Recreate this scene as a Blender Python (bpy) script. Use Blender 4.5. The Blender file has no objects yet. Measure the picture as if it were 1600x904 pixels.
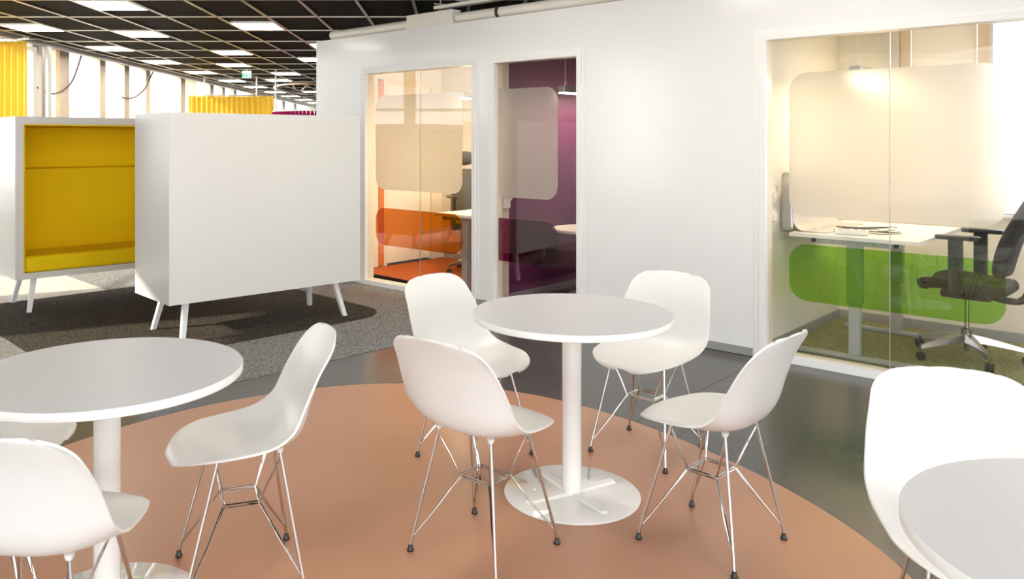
import bpy, bmesh, math, random
from mathutils import Vector, Matrix
random.seed(7)
S = bpy.context.scene
C = S.collection
R = math.radians
PI = math.pi

# ------------------------------------------------------------------ camera
cam_d = bpy.data.cameras.new('camera')
cam = bpy.data.objects.new('camera', cam_d)
C.objects.link(cam)
cam.location = (0, 0, 1.433)
cam.rotation_euler = (R(90), 0, 0)
cam_d.sensor_width = 36
cam_d.lens = 36 * 1265 / 1600
cam_d.shift_x = 90 / 1600
cam_d.shift_y = -234 / 1600
cam_d.clip_start = 0.02
cam_d.clip_end = 300
S.camera = cam

# ------------------------------------------------------------------ world, sun, exposure
world = bpy.data.worlds.new('world')
S.world = world
world.use_nodes = True
wn = world.node_tree.nodes
wl = world.node_tree.links
wn.clear()
w_out = wn.new('ShaderNodeOutputWorld')
w_bg = wn.new('ShaderNodeBackground')
w_tc = wn.new('ShaderNodeTexCoord')
w_sep = wn.new('ShaderNodeSeparateXYZ')
w_ramp = wn.new('ShaderNodeValToRGB')
w_map = wn.new('ShaderNodeMapRange')
w_map.inputs[1].default_value = -0.3
w_map.inputs[2].default_value = 1.0
wl.new(w_tc.outputs['Generated'], w_sep.inputs[0])
wl.new(w_sep.outputs['Z'], w_map.inputs[0])
wl.new(w_map.outputs[0], w_ramp.inputs[0])
cr = w_ramp.color_ramp
cr.elements[0].position = 0.0
cr.elements[0].color = (0.68, 0.67, 0.65, 1)
cr.elements[1].position = 1.0
cr.elements[1].color = (0.86, 0.92, 1.0, 1)
e = cr.elements.new(0.24); e.color = (0.98, 0.99, 1.0, 1)
wl.new(w_ramp.outputs[0], w_bg.inputs['Color'])
w_bg.inputs['Strength'].default_value = 2.3
wl.new(w_bg.outputs[0], w_out.inputs[0])

sun_d = bpy.data.lights.new('sun', 'SUN')
sun_d.energy = 5.0
sun_d.angle = R(1.2)
sun_d.color = (1.0, 0.88, 0.70)
sun = bpy.data.objects.new('sun', sun_d)
C.objects.link(sun)
sun.rotation_euler = Vector((0.894, 0.447, -0.48)).to_track_quat('-Z', 'Y').to_euler()

S.view_settings.view_transform = 'Standard'
S.view_settings.look = 'None'
S.view_settings.exposure = 0.86
S.view_settings.gamma = 1.0
S.view_settings.use_curve_mapping = False
S.cycles.use_denoising = True
S.cycles.max_bounces = 14
S.cycles.transparent_max_bounces = 24
S.cycles.transmission_bounces = 12
S.cycles.sample_clamp_indirect = 8

LAMP_E = 12.0     # strength of the ceiling light panels
PEND_E = 50.0     # strength of the pendant lamps in the small rooms

# ------------------------------------------------------------------ materials
def nodes_of(name):
    m = bpy.data.materials.new(name)
    m.use_nodes = True
    nt = m.node_tree
    nt.nodes.clear()
    out = nt.nodes.new('ShaderNodeOutputMaterial')
    return m, nt, out

def mat(name, col, rough=0.5, metal=0.0, spec=0.5, coat=0.0, var=0.03, scale=30.0,
        bump=0.0, bscale=120.0, sheen=0.0, crisp=False):
    m, nt, out = nodes_of(name)
    N, L = nt.nodes, nt.links
    b = N.new('ShaderNodeBsdfPrincipled')
    L.new(b.outputs[0], out.inputs[0])
    b.inputs['Roughness'].default_value = rough
    b.inputs['Metallic'].default_value = metal
    b.inputs['Specular IOR Level'].default_value = spec
    b.inputs['Coat Weight'].default_value = coat
    b.inputs['Sheen Weight'].default_value = sheen
    tc = N.new('ShaderNodeTexCoord')
    no = N.new('ShaderNodeTexNoise')
    no.inputs['Scale'].default_value = scale
    no.inputs['Detail'].default_value = 4
    L.new(tc.outputs['Object'], no.inputs['Vector'])
    mx = N.new('ShaderNodeMix'); mx.data_type = 'RGBA'
    mx.inputs[6].default_value = (*[max(0, c * (1 - var)) for c in col], 1)
    mx.inputs[7].default_value = (*[min(1, c * (1 + var)) for c in col], 1)
    if crisp:
        mr = N.new('ShaderNodeMapRange'); mr.inputs[1].default_value = 0.36; mr.inputs[2].default_value = 0.64
        L.new(no.outputs['Fac'], mr.inputs[0]); L.new(mr.outputs[0], mx.inputs[0])
    else:
        L.new(no.outputs['Fac'], mx.inputs[0])
    L.new(mx.outputs[2], b.inputs['Base Color'])
    if bump:
        n2 = N.new('ShaderNodeTexNoise')
        n2.inputs['Scale'].default_value = bscale
        n2.inputs['Detail'].default_value = 3
        L.new(tc.outputs['Object'], n2.inputs['Vector'])
        bp = N.new('ShaderNodeBump')
        bp.inputs['Strength'].default_value = bump
        bp.inputs['Distance'].default_value = 0.01
        L.new(n2.outputs['Fac'], bp.inputs['Height'])
        L.new(bp.outputs[0], b.inputs['Normal'])
    return m

def carpet(name, col, var=0.5, scale=85.0):
    m = mat(name, col, rough=0.95, spec=0.1, var=var, scale=scale, bump=0.6, bscale=200, crisp=True)
    return m

def emit(name, col, strength):
    m, nt, out = nodes_of(name)
    e = nt.nodes.new('ShaderNodeEmission')
    e.inputs[0].default_value = (*col, 1)
    e.inputs[1].default_value = strength
    nt.links.new(e.outputs[0], out.inputs[0])
    return m

def glass_mat(name, tint=(1, 1, 1), ior=1.5, extra=0.0):
    """thin clear pane: see-through with a mirror coat that follows Fresnel"""
    m, nt, out = nodes_of(name)
    N, L = nt.nodes, nt.links
    tr = N.new('ShaderNodeBsdfTransparent'); tr.inputs[0].default_value = (*[c ** .5 for c in tint], 1)   # two faces
    gl = N.new('ShaderNodeBsdfGlossy'); gl.inputs['Roughness'].default_value = 0.0
    ge = N.new('ShaderNodeNewGeometry')
    dt = N.new('ShaderNodeVectorMath'); dt.operation = 'DOT_PRODUCT'
    L.new(ge.outputs['Incoming'], dt.inputs[0]); L.new(ge.outputs['Normal'], dt.inputs[1])
    def math_node(op, a, b=None):
        n = N.new('ShaderNodeMath'); n.operation = op; n.use_clamp = op != 'POWER'
        for i, v in enumerate((a, b)):
            if v is None: continue
            if isinstance(v, (int, float)): n.inputs[i].default_value = v
            else: L.new(v, n.inputs[i])
        return n.outputs[0]
    ab = math_node('ABSOLUTE', dt.outputs['Value'])
    f0 = ((ior - 1) / (ior + 1)) ** 2
    fr = math_node('MULTIPLY_ADD', math_node('POWER', math_node('SUBTRACT', 1.0, ab), 5.0), 1 - f0)
    fr.node.inputs[2].default_value = f0 + extra
    mx = N.new('ShaderNodeMixShader')
    L.new(fr, mx.inputs[0])
    L.new(tr.outputs[0], mx.inputs[1]); L.new(gl.outputs[0], mx.inputs[2])
    L.new(mx.outputs[0], out.inputs[0])
    return m

def frosted_mat(name):
    m, nt, out = nodes_of(name)
    N, L = nt.nodes, nt.links
    rf = N.new('ShaderNodeBsdfRefraction')
    rf.inputs['Roughness'].default_value = 0.42
    rf.inputs['IOR'].default_value = 1.35
    rf.inputs['Color'].default_value = (0.97, 0.95, 0.92, 1)
    df = N.new('ShaderNodeBsdfDiffuse'); df.inputs[0].default_value = (0.85, 0.82, 0.76, 1)
    tl = N.new('ShaderNodeBsdfTranslucent'); tl.inputs[0].default_value = (0.85, 0.82, 0.76, 1)
    m1 = N.new('ShaderNodeMixShader'); m1.inputs[0].default_value = 0.5
    L.new(df.outputs[0], m1.inputs[1]); L.new(tl.outputs[0], m1.inputs[2])
    m2 = N.new('ShaderNodeMixShader'); m2.inputs[0].default_value = 0.40
    L.new(rf.outputs[0], m2.inputs[1]); L.new(m1.outputs[0], m2.inputs[2])
    L.new(m2.outputs[0], out.inputs[0])
    return m

M = {}
M['wall'] = mat('white_gloss_paint', (0.84, 0.84, 0.835), rough=0.14, spec=0.5, var=0.008, scale=3, bump=0.01, bscale=8)
M['frame'] = mat('white_frame_paint', (0.84, 0.84, 0.83), rough=0.3, var=0.01)
M['jamb'] = mat('cream_jamb_paint', (0.80, 0.72, 0.58), rough=0.4, var=0.02)
M['room_wall'] = mat('cream_room_paint', (0.80, 0.755, 0.66), rough=0.6, var=0.02, scale=4)
M['purple'] = mat('deep_purple_paint', (0.115, 0.011, 0.075), rough=0.5, var=0.05, scale=4)
M['orange_paint'] = mat('orange_paint', (0.62, 0.16, 0.025), rough=0.5, var=0.05)
M['base_grey'] = mat('grey_metal_skirting', (0.40, 0.40, 0.40), rough=0.4, metal=0.4, var=0.03)
M['orange_carpet'] = carpet('orange_carpet', (0.42, 0.095, 0.022), var=0.25)
M['olive_carpet'] = carpet('olive_carpet', (0.34, 0.32, 0.14), var=0.35)
M['plum_carpet'] = carpet('plum_carpet', (0.05, 0.014, 0.035), var=0.3)
M['white_plastic'] = mat('white_moulded_plastic', (0.80, 0.79, 0.765), rough=0.34, spec=0.45, var=0.008)
M['laminate'] = mat('pale_grey_laminate', (0.58, 0.575, 0.585), rough=0.38, spec=0.4, var=0.015, scale=8)
M['edge'] = mat('white_edge_band', (0.86, 0.85, 0.82), rough=0.35, var=0.01)
M['enamel'] = mat('white_enamel', (0.83, 0.82, 0.79), rough=0.07, spec=0.5, coat=0.5, var=0.006)
M['chrome'] = mat('chrome_wire', (0.64, 0.62, 0.60), rough=0.08, metal=1.0, var=0.02)
M['black_rubber'] = mat('black_rubber', (0.012, 0.010, 0.010), rough=0.35, var=0.1)
M['pod_white'] = mat('white_pod_laminate', (0.71, 0.70, 0.67), rough=0.2, spec=0.4, var=0.008, scale=3)
M['pod_leg'] = mat('white_leg_paint', (0.82, 0.82, 0.82), rough=0.3, var=0.01)
M['yellow'] = mat('yellow_wool', (0.90, 0.63, 0.004), rough=0.85, spec=0.2, var=0.06, scale=180, bump=0.15, bscale=500)
M['dark_metal'] = mat('dark_perforated_metal', (0.030, 0.024, 0.020), rough=0.42, spec=0.4, var=0.3, scale=14)
M['tbar'] = mat('white_grid_bar', (0.95, 0.90, 0.82), rough=0.4, metal=0.9, spec=0.6, var=0.02)
M['void'] = mat('black_void', (0.006, 0.005, 0.005), rough=0.9, var=0.1)
M['diffuser'] = emit('light_diffuser', (1.0, 0.945, 0.86), LAMP_E)
M['pendant_glow'] = emit('pendant_diffuser', (1.0, 0.82, 0.56), PEND_E)
M['pendant_glow_soft'] = emit('pendant_diffuser_soft', (1.0, 0.82, 0.62), PEND_E * .85)
M['pendant_glow_strong'] = emit('pendant_diffuser_strong', (1.0, 0.82, 0.56), PEND_E * 2.6)
M['glass'] = glass_mat('clear_pane', extra=0.012)
M['ext_glass'] = glass_mat('exterior_pane', (0.97, 0.99, 0.98))
M['frosted'] = frosted_mat('frosted_film')
M['film_orange'] = glass_mat('orange_film', (0.64, 0.20, 0.02), 1.15)
M['film_purple'] = glass_mat('purple_film', (0.32, 0.010, 0.13), 1.15)
M['film_green'] = glass_mat('green_film', (0.34, 0.72, 0.075), 1.15)
M['mullion'] = mat('beige_mullion', (0.86, 0.72, 0.55), rough=0.4, var=0.03)
M['cream_panel'] = mat('cream_panel', (0.86, 0.82, 0.74), rough=0.6, var=0.02)
M['white_duct'] = mat('white_duct_paint', (0.80, 0.77, 0.71), rough=0.35, var=0.02)
M['desk_grey'] = mat('silver_grey_paint', (0.45, 0.45, 0.46), rough=0.35, metal=0.3, var=0.03)
M['desk_top'] = mat('white_desk_laminate', (0.84, 0.81, 0.76), rough=0.4, var=0.01)
M['silver'] = mat('brushed_aluminium', (0.62, 0.61, 0.60), rough=0.3, metal=0.8, var=0.03)
M['base_chrome'] = mat('polished_base_metal', (0.42, 0.41, 0.39), rough=0.18, metal=1.0, var=0.03)
M['office_black'] = mat('black_fabric', (0.018, 0.015, 0.013), rough=0.7, var=0.2, scale=200, bump=0.1, bscale=400)
M['office_plastic'] = mat('black_plastic', (0.022, 0.020, 0.020), rough=0.35, var=0.1)
M['socket'] = mat('white_socket_plastic', (0.84, 0.82, 0.78), rough=0.35, var=0.01)
M['hole'] = mat('dark_hole', (0.03, 0.03, 0.03), rough=0.6, var=0.1)
M['ground_out'] = mat('pale_paving', (0.62, 0.57, 0.50), rough=0.9, var=0.1, scale=0.3)
M['building_out'] = mat('pale_render', (0.75, 0.70, 0.62), rough=0.9, var=0.05, scale=0.5)
M['grey_carpet'] = carpet('grey_carpet', (0.25, 0.24, 0.23))
M['dark_carpet'] = carpet('dark_brown_carpet', (0.060, 0.050, 0.040), var=0.75)
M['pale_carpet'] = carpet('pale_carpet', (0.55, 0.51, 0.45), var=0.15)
M['sign_green'] = emit('sign_green', (0.10, 0.62, 0.30), 0.8)
M['sign_white'] = emit('sign_white', (0.9, 1.0, 0.92), 0.9)

def curtain_mat(name, col):
    m, nt, out = nodes_of(name)
    N, L = nt.nodes, nt.links
    tc = N.new('ShaderNodeTexCoord')
    no = N.new('ShaderNodeTexNoise'); no.inputs['Scale'].default_value = 90
    L.new(tc.outputs['Object'], no.inputs['Vector'])
    mx = N.new('ShaderNodeMix'); mx.data_type = 'RGBA'
    mx.inputs[6].default_value = (*[c * .93 for c in col], 1)
    mx.inputs[7].default_value = (*col, 1)
    L.new(no.outputs['Fac'], mx.inputs[0])
    d = N.new('ShaderNodeBsdfDiffuse'); t = N.new('ShaderNodeBsdfTranslucent')
    L.new(mx.outputs[2], d.inputs[0]); L.new(mx.outputs[2], t.inputs[0])
    s = N.new('ShaderNodeMixShader'); s.inputs[0].default_value = 0.5
    L.new(d.outputs[0], s.inputs[1]); L.new(t.outputs[0], s.inputs[2])
    L.new(s.outputs[0], out.inputs[0])
    return m
M['yellow_curtain'] = curtain_mat('yellow_sheer', (0.93, 0.72, 0.13))
M['magenta_curtain'] = curtain_mat('magenta_sheer', (0.42, 0.02, 0.14))
M['blind'] = curtain_mat('white_roller_blind', (0.90, 0.86, 0.78))

def vinyl(name, col, rough, var, bumpd):
    m, nt, out = nodes_of(name)
    N, L = nt.nodes, nt.links
    b = N.new('ShaderNodeBsdfPrincipled'); L.new(b.outputs[0], out.inputs[0])
    b.inputs['Specular IOR Level'].default_value = 0.5
    g = N.new('ShaderNodeNewGeometry')
    n1 = N.new('ShaderNodeTexNoise'); n1.inputs['Scale'].default_value = 2.2; n1.inputs['Detail'].default_value = 6
    n2 = N.new('ShaderNodeTexNoise'); n2.inputs['Scale'].default_value = 180; n2.inputs['Detail'].default_value = 2
    for n in (n1, n2): L.new(g.outputs['Position'], n.inputs['Vector'])
    ad = N.new('ShaderNodeMix'); ad.data_type = 'FLOAT'; ad.inputs[0].default_value = 0.5
    L.new(n1.outputs['Fac'], ad.inputs[2]); L.new(n2.outputs['Fac'], ad.inputs[3])
    mx = N.new('ShaderNodeMix'); mx.data_type = 'RGBA'
    mx.inputs[6].default_value = (*[c * (1 - var) for c in col], 1)
    mx.inputs[7].default_value = (*[c * (1 + var) for c in col], 1)
    L.new(ad.outputs[0], mx.inputs[0]); L.new(mx.outputs[2], b.inputs['Base Color'])
    mr = N.new('ShaderNodeMapRange'); mr.inputs[3].default_value = rough * .85; mr.inputs[4].default_value = rough * 1.2
    L.new(n1.outputs['Fac'], mr.inputs[0]); L.new(mr.outputs[0], b.inputs['Roughness'])
    n3 = N.new('ShaderNodeTexNoise'); n3.inputs['Scale'].default_value = 9; n3.inputs['Detail'].default_value = 3
    L.new(g.outputs['Position'], n3.inputs['Vector'])
    bp = N.new('ShaderNodeBump'); bp.inputs['Strength'].default_value = bumpd; bp.inputs['Distance'].default_value = 0.01
    L.new(n3.outputs['Fac'], bp.inputs['Height']); L.new(bp.outputs[0], b.inputs['Normal'])
    return m
M['dark_vinyl'] = vinyl('dark_grey_vinyl', (0.075, 0.071, 0.068), 0.2, 0.15, 0.08)
M['peach_vinyl'] = vinyl('terracotta_vinyl', (0.48, 0.245, 0.145), 0.30, 0.07, 0.04)

def tile_mat():
    m = mat('dark_tile_mesh', (0.010, 0.0078, 0.006), rough=0.7, spec=0.1, var=0.5, scale=9)
    nt = m.node_tree; N, L = nt.nodes, nt.links
    b = [n for n in N if n.type == 'BSDF_PRINCIPLED'][0]
    g = N.new('ShaderNodeNewGeometry')
    wv = N.new('ShaderNodeTexWave'); wv.inputs['Scale'].default_value = 14; wv.inputs['Distortion'].default_value = 0.3
    mp = N.new('ShaderNodeMapping'); mp.inputs['Rotation'].default_value = (0, 0, R(35))
    L.new(g.outputs['Position'], mp.inputs[0]); L.new(mp.outputs[0], wv.inputs[0])
    bp = N.new('ShaderNodeBump'); bp.inputs['Strength'].default_value = 0.5; bp.inputs['Distance'].default_value = 0.01
    L.new(wv.outputs['Fac'], bp.inputs['Height']); L.new(bp.outputs[0], b.inputs['Normal'])
    return m
M['tile'] = tile_mat()

# ------------------------------------------------------------------ mesh helpers
class MB:
    def __init__(self): self.v = []; self.f = []
    def add(self, vs, fs):
        o = len(self.v); self.v += [tuple(p) for p in vs]; self.f += [tuple(i + o for i in q) for q in fs]
        return self
    def box(self, x0, x1, y0, y1, z0, z1, mt=None):
        vs = [Vector(p) for p in ((x0,y0,z0),(x1,y0,z0),(x1,y1,z0),(x0,y1,z0),(x0,y0,z1),(x1,y0,z1),(x1,y1,z1),(x0,y1,z1))]
        if mt: vs = [mt @ p for p in vs]
        return self.add(vs, [(0,3,2,1),(4,5,6,7),(0,1,5,4),(1,2,6,5),(2,3,7,6),(3,0,4,7)])
    def prism(self, pts, z0, z1, mt=None):
        n = len(pts)
        vs = [Vector((p[0], p[1], z0)) for p in pts] + [Vector((p[0], p[1], z1)) for p in pts]
        if mt: vs = [mt @ p for p in vs]
        fs = [tuple(reversed(range(n))), tuple(range(n, 2*n))] + [(i, (i+1) % n, n + (i+1) % n, n + i) for i in range(n)]
        return self.add(vs, fs)
    def tube(self, pts, r, n=8, closed=False):
        P = [Vector(p) for p in pts]; m = len(P)
        rr = r if isinstance(r, (list, tuple)) else [r] * m
        T = []
        for i in range(m):
            if closed: t = P[(i+1) % m] - P[i-1]
            else: t = P[min(i+1, m-1)] - P[max(i-1, 0)]
            T.append(t.normalized())
        ref = Vector((0,0,1)) if abs(T[0].z) < .9 else Vector((1,0,0))
        nrm = (ref - T[0] * ref.dot(T[0])).normalized()
        vs = []
        for i in range(m):
            nrm = (nrm - T[i] * nrm.dot(T[i])).normalized(); b = T[i].cross(nrm)
            for k in range(n):
                a = 2 * PI * k / n
                vs.append(P[i] + rr[i] * (math.cos(a) * nrm + math.sin(a) * b))
        fs = []
        for i in range(m if closed else m - 1):
            j = (i + 1) % m
            for k in range(n):
                fs.append((i*n+k, i*n+(k+1) % n, j*n+(k+1) % n, j*n+k))
        if not closed:
            fs.append(tuple(reversed(range(n)))); fs.append(tuple(range((m-1)*n, m*n)))
        return self.add(vs, fs)
    def lathe(self, prof, n=32, c=(0, 0, 0)):
        vs = []; m = len(prof)
        for r, z in prof:
            for k in range(n):
                a = 2*PI*k/n; vs.append((c[0]+r*math.cos(a), c[1]+r*math.sin(a), c[2]+z))
        fs = [(i*n+k, i*n+(k+1) % n, (i+1)*n+(k+1) % n, (i+1)*n+k) for i in range(m-1) for k in range(n)]
        fs.append(tuple(reversed(range(n)))); fs.append(tuple(range((m-1)*n, m*n)))
        return self.add(vs, fs)
    def grid(self, rows):
        nr, nc = len(rows), len(rows[0])
        vs = [p for r in rows for p in r]
        return self.add(vs, [(i*nc+j, i*nc+j+1, (i+1)*nc+j+1, (i+1)*nc+j) for i in range(nr-1) for j in range(nc-1)])
    def obj(self, name, m, parent=None, smooth=False, bevel=0.0, seg=2, fix=True):
        me = bpy.data.meshes.new(name); me.from_pydata(self.v, [], self.f); me.update()
        if fix:
            bm = bmesh.new(); bm.from_mesh(me); bmesh.ops.recalc_face_normals(bm, faces=bm.faces); bm.to_mesh(me); bm.free()
        me.materials.append(m)
        o = bpy.data.objects.new(name, me); C.objects.link(o)
        if parent: o.parent = parent
        if smooth:
            me.polygons.foreach_set('use_smooth', [True] * len(me.polygons))
            me.set_sharp_from_angle(angle=R(40))
        if bevel:
            b = o.modifiers.new('bevel', 'BEVEL'); b.width = bevel; b.segments = seg; b.limit_method = 'ANGLE'; b.angle_limit = R(40)
        return o

def tag(o, label=None, cat=None, group=None, kind=None):
    if label: o['label'] = label
    if cat: o['category'] = cat
    if group: o['group'] = group
    if kind: o['kind'] = kind
    return o
def empty(name, loc=(0, 0, 0), rz=0.0, label=None, cat=None, group=None):
    o = bpy.data.objects.new(name, None); C.objects.link(o); o.empty_display_size = 0.1
    o.location = loc; o.rotation_euler = (0, 0, rz)
    return tag(o, label, cat, group)
def kids(o): return list(KIDS.get(o, ()))
def copy_tree(o, parent=None):
    c = o.copy(); C.objects.link(c)
    if parent: c.parent = parent
    for ch in list(o.children): copy_tree(ch, c)
    return c
def rrect(x0, x1, y0, y1, r, n=8, corners=(1, 1, 1, 1)):
    """rounded rectangle, corners in the order (x1,y1) (x0,y1) (x0,y0) (x1,y0)"""
    pts = []
    for (cx, cy, a0), on in zip(((x1, y1, 0), (x0, y1, 90), (x0, y0, 180), (x1, y0, 270)), corners):
        if not on: pts.append((cx, cy)); continue
        ox = cx - r if cx == x1 else cx + r; oy = cy - r if cy == y1 else cy + r
        for k in range(n + 1):
            a = R(a0 + 90 * k / n); pts.append((ox + r * math.cos(a), oy + r * math.sin(a)))
    return pts
def smooth_path(pts, per=8):
    P = [Vector(p) for p in pts]; out = []
    Q = [P[0] * 2 - P[1]] + P + [P[-1] * 2 - P[-2]]
    for i in range(1, len(Q) - 2):
        a, b, c, d = Q[i-1], Q[i], Q[i+1], Q[i+2]
        for k in range(per):
            t = k / per
            out.append(0.5 * ((2*b) + (c-a)*t + (2*a-5*b+4*c-d)*t*t + (3*b-a-3*c+d)*t**3))
    out.append(P[-1]); return out

# wall frame: local x runs to the right along the glazed wall, local y goes away into the rooms
WO = Vector((3.057, 4.346, 0.0)); WA = R(-43.1)
def put_wall(o): o.location = WO; o.rotation_euler = (0, 0, WA); return o
WM = Matrix.Translation(WO) @ Matrix.Rotation(WA, 4, 'Z')
def W(x, y, z=0.0): return WM @ Vector((x, y, z))
H_WALL = 2.47
# pod frame: local x along the pods' long side
PA = R(41.1)

# ------------------------------------------------------------------ floors
CEIL = 2.9
OUTL = [(-6.6, -4), (9.4, -4), (9.4, .80), (3.157, 6.65), (3.2, 36.2), (-6.6, 36.2)]
fl = MB().prism(OUTL, -0.12, -0.006).obj('floor', M['void']); tag(fl, kind='structure')
# vinyl sheets laid across the open floor, seams at right angles to the glazed wall
k = 0
for i in range(-5, 7):
    x0 = -1.40 - 1.38 * 2 + 1.38 * (i + 2) + 0.0015; x1 = x0 + 1.38 - 0.003
    o = MB().box(x0, x1, -7.5, -0.01, -0.006, 0.0).obj('vinyl_sheet', M['dark_vinyl'])
    o.location = WO; o.rotation_euler = (0, 0, WA)
    o.parent = fl
# terracotta round field (a free form close to a circle)
cf = (1.7538, 0.026, -0.0243, -0.0019, -0.0746, -0.0029, -0.0148)
pts = []
for i in range(160):
    a = 2 * PI * i / 160
    r = cf[0] + cf[1]*math.cos(2*a) + cf[2]*math.sin(2*a) + cf[3]*math.cos(3*a) + cf[4]*math.sin(3*a) + cf[5]*math.cos(4*a) + cf[6]*math.sin(4*a)
    pts.append((-0.308 + r * math.cos(a), 2.9616 + r * math.sin(a)))
o = MB().prism(pts, 0.0, 0.0015).obj('floor_terracotta_field', M['peach_vinyl']); tag(o, kind='structure')

# carpets: local x along e1 (away to the right), origin on the carpet edge near the left table
CO = Vector((-2.07, 4.055, 0)); CA = R(43.4)
def carpet_obj(name, pts, z0, z1, m):
    o = MB().prism(pts, z0, z1).obj(name, m); o.location = CO; o.rotation_euler = (0, 0, CA); tag(o, kind='structure'); return o
carpet_obj('floor_grey_carpet', [(-8, 0), (4.02, 0), (4.02, 24), (-8, 24)], 0.0, 0.004, M['grey_carpet'])
def to_carpet(x, y):
    d = Vector((x, y, 0)) - CO; c, s = math.cos(CA), math.sin(CA); return (d.x*c + d.y*s, -d.x*s + d.y*c)
ax0, ay0 = to_carpet(-1.585, 5.647); ax1, ay1 = to_carpet(-0.63, 6.74); bx, by = to_carpet(-3.414, 6.083)
px_, py_ = to_carpet(-3.957, 7.05); qx_, qy_ = to_carpet(-3.177, 7.786)
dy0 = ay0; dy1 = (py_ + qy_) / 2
carpet_obj('floor_dark_carpet', rrect(bx - 0.05, ax1 + 0.04, dy0, dy1, 0.33, 12), 0.004, 0.008, M['dark_carpet'])
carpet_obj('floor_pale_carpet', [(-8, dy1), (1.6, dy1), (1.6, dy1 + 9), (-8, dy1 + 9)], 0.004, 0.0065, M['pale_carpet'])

# ------------------------------------------------------------------ glazed wall with three openings
# openings in wall x (= -s): window_1 orange room, window_2 purple room, window_3 green room
OP = {1: (-5.432, -3.928), 2: (-3.763, -2.833), 3: (-1.438, 1.9)}
ZT = 2.118
wall_end = -6.19
m = MB()
xs = [wall_end, OP[1][0], OP[1][1], OP[2][0], OP[2][1], OP[3][0], OP[3][1], 3.2]
for a, b in ((0, 1), (2, 3), (4, 5), (6, 7)): m.box(xs[a], xs[b], 0, 0.1, 0, ZT)
m.box(xs[0], xs[-1], 0, 0.1, ZT, H_WALL)
put_wall(tag(m.obj('wall_right', M['wall']), kind='structure'))
for nm, a, b in (('baseboard_right', OP[2][1] + 0.035, OP[3][0] - 0.045), ('baseboard_middle', OP[1][1] + 0.01, OP[2][0] - 0.01)):
    put_wall(tag(MB().box(a, b, -0.012, 0, 0.006, 0.055).obj(nm, M['base_grey']), kind='structure'))

def window(n, joints, film_x, film_m, left_round=True):
    a, b = OP[n]
    t = 0.044
    w = tag(empty('window_%d' % n), kind='structure'); put_wall(w)
    # white outer frame members
    for nm, bx_ in (('frame_post', (a, a + t, -0.014, 0.03, 0, ZT)), ('frame_post', (b - t, b, -0.014, 0.03, 0, ZT)),
                    ('frame_head', (a + t, b - t, -0.014, 0.03, ZT - 0.036, ZT)), ('frame_sill', (a + t, b - t, -0.014, 0.03, 0.0, 0.05))):
        MB().box(*bx_).obj(nm, M['frame'], w, bevel=0.003)
    for nm, bx_ in (('jamb_post', (a + 0.012, a + t, 0.03, 0.1, 0, ZT)), ('jamb_post', (b - t, b - 0.012, 0.03, 0.1, 0, ZT)),
                    ('jamb_head', (a + t, b - t, 0.03, 0.1, ZT - 0.036, ZT)), ('jamb_sill', (a + t, b - t, 0.03, 0.1, 0.0, 0.052))):
        MB().box(*bx_).obj(nm, M['jamb'], w)
    # slim casing line around the opening
    cs = MB()
    cs.box(a - 0.034, a, -0.006, 0.0, 0, ZT + 0.034); cs.box(b, b + 0.034, -0.006, 0.0, 0, ZT + 0.034); cs.box(a, b, -0.006, 0.0, ZT, ZT + 0.034)
    cs.obj('casing', M['frame'], w, bevel=0.002)
    js = [a + t] + joints + [b - t]
    for i in range(len(js) - 1):
        MB().box(js[i] + 0.0015, js[i+1] - 0.0015, 0.044, 0.052, 0.05, ZT - 0.036).obj('glass_pane', M['glass'], w)
    for j in joints:
        MB().box(j - 0.0022, j + 0.0022, 0.043, 0.053, 0.05, ZT - 0.036).obj('joint_strip', M['silver'], w)
    fx0, fx1 = film_x
    lr = 1 if left_round else 0
    rot = Matrix.Rotation(R(90), 4, 'X')
    def film(nm, z0, z1, mm, y):
        c = (1, lr, lr, 1)
        MB().prism(rrect(fx0, fx1, z0, z1, 0.115, 10, c), -y - 0.0008, -y, rot).obj(nm, mm, w)
    film('frosted_film', 0.945, 1.862, M['frosted'], 0.0525)
    film('colour_film', 0.402, 0.765, film_m, 0.0525)
    return w
win1 = window(1, [-4.669], (-5.30, -4.14), M['film_orange'])
win2 = window(2, [], (OP[2][0] + 0.044, -3.10), M['film_purple'], False)
win3 = window(3, [-0.668], (-1.264, -0.088), M['film_green'])

# ------------------------------------------------------------------ small rooms behind the glass
def struct(nm, mb, m, **k): return put_wall(tag(mb.obj(nm, m, **k), kind='structure'))
P12, P23 = -3.85, -1.50          # partitions between rooms (wall x)
DEP1, DEP3 = 1.85, 1.62
struct('floor_orange_room', MB().box(wall_end + .1, P12 - .03, 0.1, DEP1, -0.004, 0.004), M['orange_carpet'])
struct('floor_purple_room', MB().box(P12 + .03, P23 - .06, 0.1, 2.4, -0.004, 0.004), M['plum_carpet'])
struct('floor_green_room', MB().box(P23 + .04, 3.1, 0.1, DEP3, -0.004, 0.004), M['olive_carpet'])
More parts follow.
